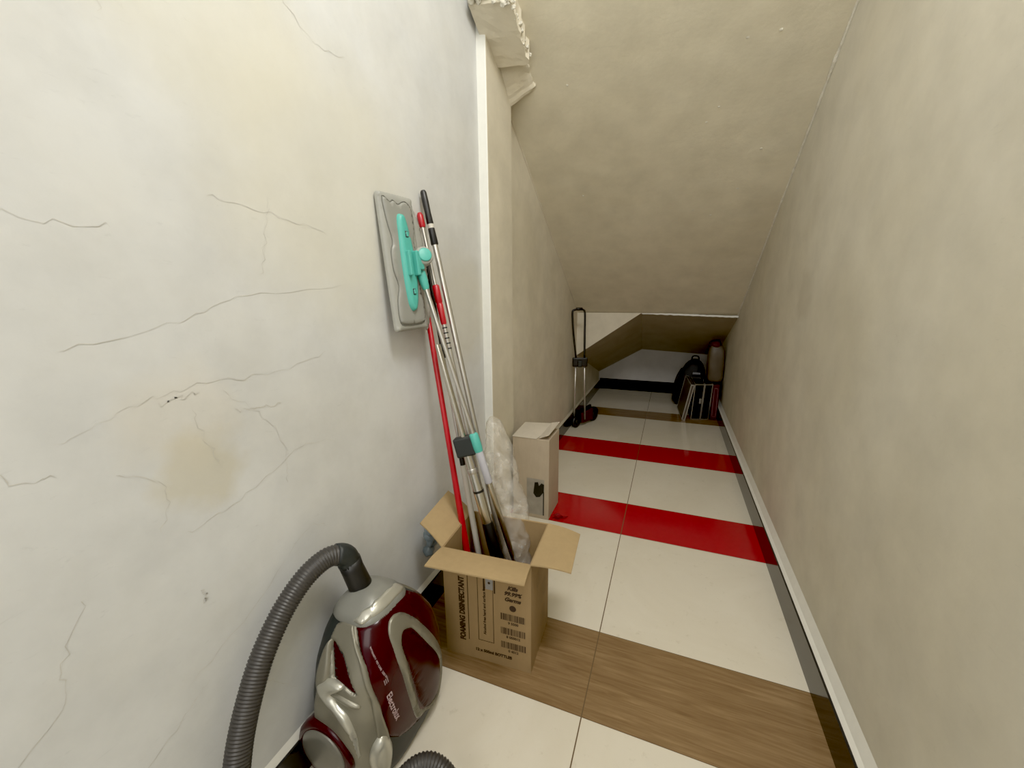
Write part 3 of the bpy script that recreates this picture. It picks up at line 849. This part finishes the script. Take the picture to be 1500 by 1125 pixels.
# plate lies almost against the wall: u along the wall, v up
PO = V((-.722, .997, 1.203)) - B
pu = V((.10, .97, .02)); pv = V((-.10, -.165, 1.0))
pu.normalize(); pv = (pv - pu * pv.dot(pu)).normalized()
S_pl = plane_S(PO, pu, pv)
def rrect(w_, h_, r=.008, n=4, skew=0):
    out = []
    for cx, cy, a0 in ((w_ - r, h_ - r, 0), (-w_ + r, h_ - r, 90), (-w_ + r, -h_ + r, 180), (w_ - r, -h_ + r, 270)):
        for k in range(n + 1):
            a = math.radians(a0 + 90 * k / n); out.append((cx + r * math.cos(a), cy + r * math.sin(a)))
    return out
PW, PH = .066, .186
pl = link('head_plate', patch(rrect(PW, PH, .008), S_pl, .010, .006, .010, skirt=.006), M_MOPGREY, mop, True)
wavy = [(-.056, .170), (-.030, .160), (-.018, .166), (0, .158), (.018, .166), (.034, .168), (.052, .150), (.054, .10), (.046, .06), (.052, .02), (.052, -.03), (.046, -.07), (.054, -.11), (.052, -.15), (.036, -.168), (-.038, -.168), (-.055, -.15), (-.052, -.10), (-.040, -.06), (-.051, -.02), (-.051, .03), (-.040, .06), (-.051, .11)]
wv2 = [(p.x, p.y) for p in catmull([(a, b, 0) for a, b in wavy], 3, True)]
link('raised_panel', patch(wv2, S_pl, .006, .005, .010, base=.010), M_MOPEDGE, pl, True)
# dark contour grooves
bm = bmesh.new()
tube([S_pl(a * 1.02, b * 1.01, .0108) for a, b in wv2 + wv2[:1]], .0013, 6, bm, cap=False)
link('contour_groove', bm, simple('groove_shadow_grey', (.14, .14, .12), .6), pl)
wing = [(.058, .150), (.078, .140), (.092, .100), (.098, 0), (.096, -.10), (.084, -.160), (.058, -.170)]
link('side_wing', patch([(p.x, p.y) for p in catmull([(a, b, 0) for a, b in wing], 3, True)], S_pl, .006, .005, .012, base=.002), M_MOPGREY, pl, True)
def TL(L, n=3): return [(p.x, p.y) for p in catmull([(a, b, 0) for a, b in L], n, True)]
yoke = link('yoke', patch(TL([(-.018, .122), (-.004, .134), (.010, .126), (.019, .09), (.026, .05), (.030, 0), (.027, -.05), (.021, -.10), (.010, -.128), (-.004, -.132), (-.016, -.115), (-.021, -.07), (-.023, 0), (-.021, .07)]), S_pl, .014, .010, .007, base=.014), M_TEAL, mop, True)
yoke['label'] = 'teal yoke along the plate'
for b in (.078, -.078):
    link('catch', patch(rrect(.006, .009, .002, 2), (lambda b_: (lambda u_, v_, o_: S_pl(u_ + .001, v_ + b_, o_)))(b), .0025, .002, .004, base=.0275), M_DARK, yoke)
    link('catch_button', patch(rrect(.0042, .007, .002, 2), (lambda b_: (lambda u_, v_, o_: S_pl(u_ + .001, v_ + b_, o_)))(b), .0030, .002, .004, base=.0285), M_TEAL, yoke)
bm = bmesh.new()
nrm = pu.cross(pv).normalized()
Mp = Matrix.Translation(PO) @ Matrix((pu, pv, nrm)).transposed().to_4x4()
box_bm((-.014, -.034, .024), (-.004, .034, .040), bm, Mp); box_bm((.012, -.034, .024), (.024, .034, .044), bm, Mp)
box_bm((.020, -.018, .026), (.044, .020, .042), bm, Mp)
link('hinge_bracket', bm, M_TEAL, mop, bevel=.003)
J = S_pl(.052, .020, .036)
jd = V((.74, -.60, .30)).normalized()
def puck(r, a0, a1, bm=None): return rod(J + jd * a0, J + jd * a1, [(0, r * .92), (.12, r), (.85, r), (1, r * .86)], 28, bm)
link('swivel_joint', puck(.0265, -.016, .012), M_MOPGREY, mop, True)
link('swivel_cap', puck(.0195, .010, .017), M_TEAL, mop, True)
link('joint_neck', rod(J, at(.02), [(0, .014), (.5, .0135), (1, .011)], 18), M_MOPGREY, mop, True)

# ------------------------------------------------------------------ folding trolley at the far left
TR = thing('luggage_trolley', 'folding luggage trolley with black tubular handle by the left wall near the far end', 'trolley', (-.66, 3.30, 0))
O = V((-.66, 3.30, 0))
def tl(p): return V(p) - O
bm = tube([tl(p) for p in catmull([(-.700, 3.215, .60), (-.722, 3.20, .80), (-.732, 3.19, .955), (-.726, 3.192, .985)], 6) + [V((-.70, 3.21, .993)), V((-.665, 3.235, .993))] + catmull([(-.648, 3.245, .980), (-.643, 3.248, .94), (-.640, 3.245, .80), (-.635, 3.24, .60)], 6)], .0085, 10)
link('handle', bm, M_BLACK, TR, True)
link('handle_grip', tube([tl((-.705, 3.206, .994)), tl((-.665, 3.234, .994))], .0125, 12), M_BLACK, TR, True)
for a, b in (((-.700, 3.215, .60), (-.706, 3.225, .02)), ((-.635, 3.24, .60), (-.630, 3.30, .06))):
    link('frame_tube', tube([tl(a), tl(b)], .0075, 10), M_ALU, TR, True)
Mc = Matrix.Translation(tl((-.668, 3.225, .565))) @ Matrix.Rotation(math.radians(20), 4, 'Z')
bm = box_bm((-.062, -.020, -.035), (.060, .020, .040), None, Mc); link('clamp_block', bm, M_BLACK, TR, bevel=.008)
Mc = Matrix.Translation(tl((-.668, 3.20, .56))) @ Matrix.Rotation(math.radians(20), 4, 'Z')
bm = box_bm((-.012, -.014, -.030), (.020, .006, .020), None, Mc); link('release_button', bm, M_DARK, TR, bevel=.005)
bm = slab([tl((-.705, 3.215, .02)), tl((-.60, 3.44, .025)), tl((-.60, 3.44, .16)), tl((-.705, 3.215, .13))], .02); link('folded_platform', bm, M_DARK, TR, bevel=.004)
bm = slab([tl((-.66, 3.28, .03)), tl((-.595, 3.42, .03)), tl((-.595, 3.42, .135)), tl((-.66, 3.28, .12))], -.018); o = link('bag_strap', bm, M_WINE, TR, bevel=.004); o['label'] = 'wine red webbing on the platform'
for c in ((-.690, 3.235, .052), (-.59, 3.47, .066)):
    c = tl(c); ax_ = V((.45, -.2, 0)).normalized() if c.y < 0 else V((.8, -.4, 0)).normalized(); r = c.z
    whl = link('wheel', rod(c - ax_ * .014, c + ax_ * .014, [(0, r * .8), (.15, r), (.85, r), (1, r * .8)], 24), M_BLACK, TR, True)
    link('hub', rod(c + ax_ * .013, c + ax_ * .018, [(0, r * .45), (1, r * .4)], 16), M_DARK, whl, True)

# ------------------------------------------------------------------ things stored at the far right
def framed_case(name, label, cat, corner, ux_, uy_, uz_, L, bar, pm, split=None):
    """hard case with metal edges: corner + three edge vectors (width, depth, height)"""
    c = V(corner); T = thing(name, label, cat, c)
    ux_, uy_, uz_ = V(ux_), V(uy_), V(uz_)
    M_ = Matrix((ux_.normalized(), uy_.normalized(), uz_.normalized())).transposed().to_4x4()
    wx, wy, wz = ux_.length, uy_.length, uz_.length; b = bar
    link('shell', box_bm((b * .3, b * .3, b * .3), (wx - b * .3, wy - b * .3, wz - b * .3), None, M_), pm, T)
    bm = bmesh.new()
    for x in (0, wx - b):
        for y in (0, wy - b): box_bm((x, y, 0), (x + b, y + b, wz), bm, M_)
        for z in (0, wz - b): box_bm((x, b, z), (x + b, wy - b, z + b), bm, M_)
    for y in (0, wy - b):
        for z in (0, wz - b): box_bm((b, y, z), (wx - b, y + b, z + b), bm, M_)
    link('edge_frame', bm, M_ALU, T)['label'] = 'aluminium edge frame'
    if split:
        bm = bmesh.new()
        for y in (-.001, wy - b * .4): box_bm((split - b * .9, y, b), (split + b * .9, y + b * .4, wz - b), bm, M_)
        box_bm((split - b * .9, b, wz - b * .3), (split + b * .9, wy - b, wz + .001), bm, M_)
        link('centre_band', bm, M_ALU, T)
        for z in (.40, .58):
            pass
        link('latch', box_bm((split - .030, -.007, wz * .46), (split - .012, .001, wz * .60), None, M_), M_ALU, T, bevel=.002)
        hb = bmesh.new()
        tube([M_ @ V(p) for p in catmull([(split, wy * .32, wz), (split, wy * .34, wz + .028), (split, wy * .5, wz + .034), (split, wy * .66, wz + .028), (split, wy * .68, wz)], 5)], .008, 8, hb)
        link('carry_handle', hb, M_BLACK, T, True)
    return T
framed_case('tool_case', 'black hard case with bright aluminium edges standing on end in the far right corner', 'case', (.225, 3.79, .002), (.150, .045, 0), (-.02, .30, 0), (.012, .0, .326), None, .0085, M_CASE, split=.085)
framed_case('slim_case', 'slim brown-grey case with pale metal edges leaning against the black aluminium-edged case', 'case', (.150, 3.74, .006), (.030, .004, -.006), (-.035, .42, 0), (.055, .010, .325), None, .007, M_CASE2)

# black rucksack slumped behind the cases
RS = thing('rucksack', 'black rucksack slumped behind the two metal-edged cases', 'bag', (.20, 4.34, 0))
bm = bmesh.new(); rows = []
for j in range(19):
    t_ = j / 18; z = .47 * t_
    rx = interp(t_, [0, .08, .4, .75, .92, 1], [.10, .135, .135, .115, .075, .02]); ry = interp(t_, [0, .08, .4, .75, .92, 1], [.08, .105, .11, .09, .06, .015])
    cx = interp(t_, [0, .5, 1], [.0, .02, .055])
    rows.append([bm.verts.new((cx + rx * math.copysign(abs(math.cos(a)) ** .8, math.cos(a)) * (1 + .12 * noise.noise((math.cos(a) * 2, math.sin(a) * 2, z * 9))), ry * math.copysign(abs(math.sin(a)) ** .8, math.sin(a)) * (1 + .15 * noise.noise((math.cos(a) * 2, math.sin(a) * 2, z * 9 + 4))), z)) for a in [2 * PI * k / 36 for k in range(36)]])
for a, b in zip(rows, rows[1:]):
    for k in range(36): bm.faces.new((a[k], a[(k + 1) % 36], b[(k + 1) % 36], b[k]))
bm.faces.new(rows[0][::-1]); bm.faces.new(rows[-1])
link('bag_body', bm, M_BAGBLK, RS, True)
link('shoulder_strap', tube(catmull([(-.06, -.09, .38), (-.10, -.13, .30), (-.12, -.14, .18), (-.10, -.11, .06)], 6), .014, 8), M_BAGBLK, RS, True)
link('grab_loop', tube(catmull([(.02, -.02, .465), (.03, -.03, .50), (.075, -.03, .50), (.085, -.02, .46)], 6), .007, 8), M_BAGBLK, RS, True)
bm = slab([(.035, -.116, .335), (.105, -.112, .335), (.103, -.106, .352), (.037, -.110, .352)], .006); o = link('reflective_tab', bm, simple('grey_webbing', (.16, .16, .17), .5), RS); o['label'] = 'grey webbing tab'
# soft black cushion-like bag behind, on the floor right of the case
DB = thing('wine_red_case', 'narrow wine-red case standing against the right wall in the far corner', 'case', (.422, 3.98, 0))
bm = box_bm((-.038, -.13, 0), (.022, .15, .322)); link('case_shell', bm, M_WINE, DB, bevel=.01)
bm = bmesh.new()
for a in ((-.026, -.137, .03, -.019, -.128, .292), (.004, -.137, .03, .011, -.128, .292), (-.026, -.137, .285, .011, -.128, .293), (-.026, -.137, .028, .011, -.128, .036)): box_bm(a[:3], a[3:], bm)
link('front_trim', bm, simple('dusty_pink_trim', (.13, .055, .062), .5), DB)
link('carry_handle', tube(catmull([(-.006, .08, .321), (-.006, .085, .337), (-.006, .135, .337), (-.006, .14, .321)], 5), .006, 8), M_WINE, DB, True)
# tan wrapped bundle on top
BU = thing('wrapped_bundle', 'tan wrapped bundle with a dark reddish top, standing upright on the wine-red case', 'bundle', (.398, 3.955, .331))
bm = bmesh.new(); rows = []
for j in range(17):
    t_ = j / 16; z = .325 * t_ + .001
    rx = interp(t_, [0, .1, .5, .85, 1], [.055, .066, .070, .068, .050]); ry = interp(t_, [0, .1, .5, .85, 1], [.05, .062, .066, .062, .045])
    cx = interp(t_, [0, .6, 1], [.006, .0, -.005])
    rows.append([bm.verts.new((cx + rx * math.copysign(abs(math.cos(a)) ** .6, math.cos(a)) * (1 + .08 * noise.noise((math.cos(a) * 2, math.sin(a) * 2, z * 12))), ry * math.copysign(abs(math.sin(a)) ** .6, math.sin(a)) * (1 + .1 * noise.noise((math.cos(a) * 2, math.sin(a) * 2, z * 12 + 7))), z)) for a in [2 * PI * k / 32 for k in range(32)]])
for a, b in zip(rows, rows[1:]):
    for k in range(32): bm.faces.new((a[k], a[(k + 1) % 32], b[(k + 1) % 32], b[k]))
bm.faces.new(rows[0][::-1]); bm.faces.new(rows[-1])
link('wrapping', bm, M_TAN, BU, True)
bm = bmesh.new(); g = bmesh.ops.create_icosphere(bm, subdivisions=3, radius=1)
for v in g['verts']:
    q = v.co.copy(); k_ = 1 + .22 * noise.noise(q * 1.6); v.co = V((q.x * .052 * k_ - .015, q.y * .055 * k_, q.z * .045 * k_ + .333))
link('bundle_top', bm, M_WINE, BU, True)['label'] = 'dark reddish top'

# ------------------------------------------------------------------ light
w_ = bpy.data.worlds.new('room_glow'); scn.world = w_; w_.use_nodes = True
bg = w_.node_tree.nodes['Background']; bg.inputs[0].default_value = (1.0, .985, .945, 1); bg.inputs[1].default_value = .56

def area(name, loc, target, size, power, col, sy=None):
    l = bpy.data.lights.new(name, 'AREA'); l.energy = power; l.color = col; l.size = size
    if sy: l.shape = 'RECTANGLE'; l.size_y = sy
    o = bpy.data.objects.new(name, l); COL.objects.link(o); o.location = loc
    o.rotation_euler = (V(target) - V(loc)).to_track_quat('-Z', 'Y').to_euler()
    return o
area('room_ceiling_light', (.16, .42, 2.70), (-.10, 1.5, .0), .5, 31, (1.0, .995, .97))
area('doorway_light', (.20, -1.6, 2.0), (-.15, 2.6, .6), 1.1, 24, (1.0, .97, .90), 1.7)

# ------------------------------------------------------------------ camera
cam = bpy.data.cameras.new('camera'); co = bpy.data.objects.new('camera', cam); COL.objects.link(co)
R = [[.93144258, .07176589, -.35674134], [.36377658, -.20793839, .9079803], [-.0090182, -.97550565, -.21978942]]
Mc = Matrix(((R[0][0], -R[0][1], -R[0][2], 0), (R[1][0], -R[1][1], -R[1][2], 0), (R[2][0], -R[2][1], -R[2][2], 1.12), (0, 0, 0, 1)))
co.matrix_world = Mc
cam.sensor_width = 36; cam.lens = 589.05 / 1500 * 36; cam.clip_start = .02
scn.camera = co
scn.view_settings.view_transform = 'Standard'
scn.view_settings.look = 'None'
scn.view_settings.exposure = -.13
scn.view_settings.gamma = 1.13
scn.view_settings.use_curve_mapping = True
cm = scn.view_settings.curve_mapping
cm.black_level = (.010, .010, .010)
cm.update()
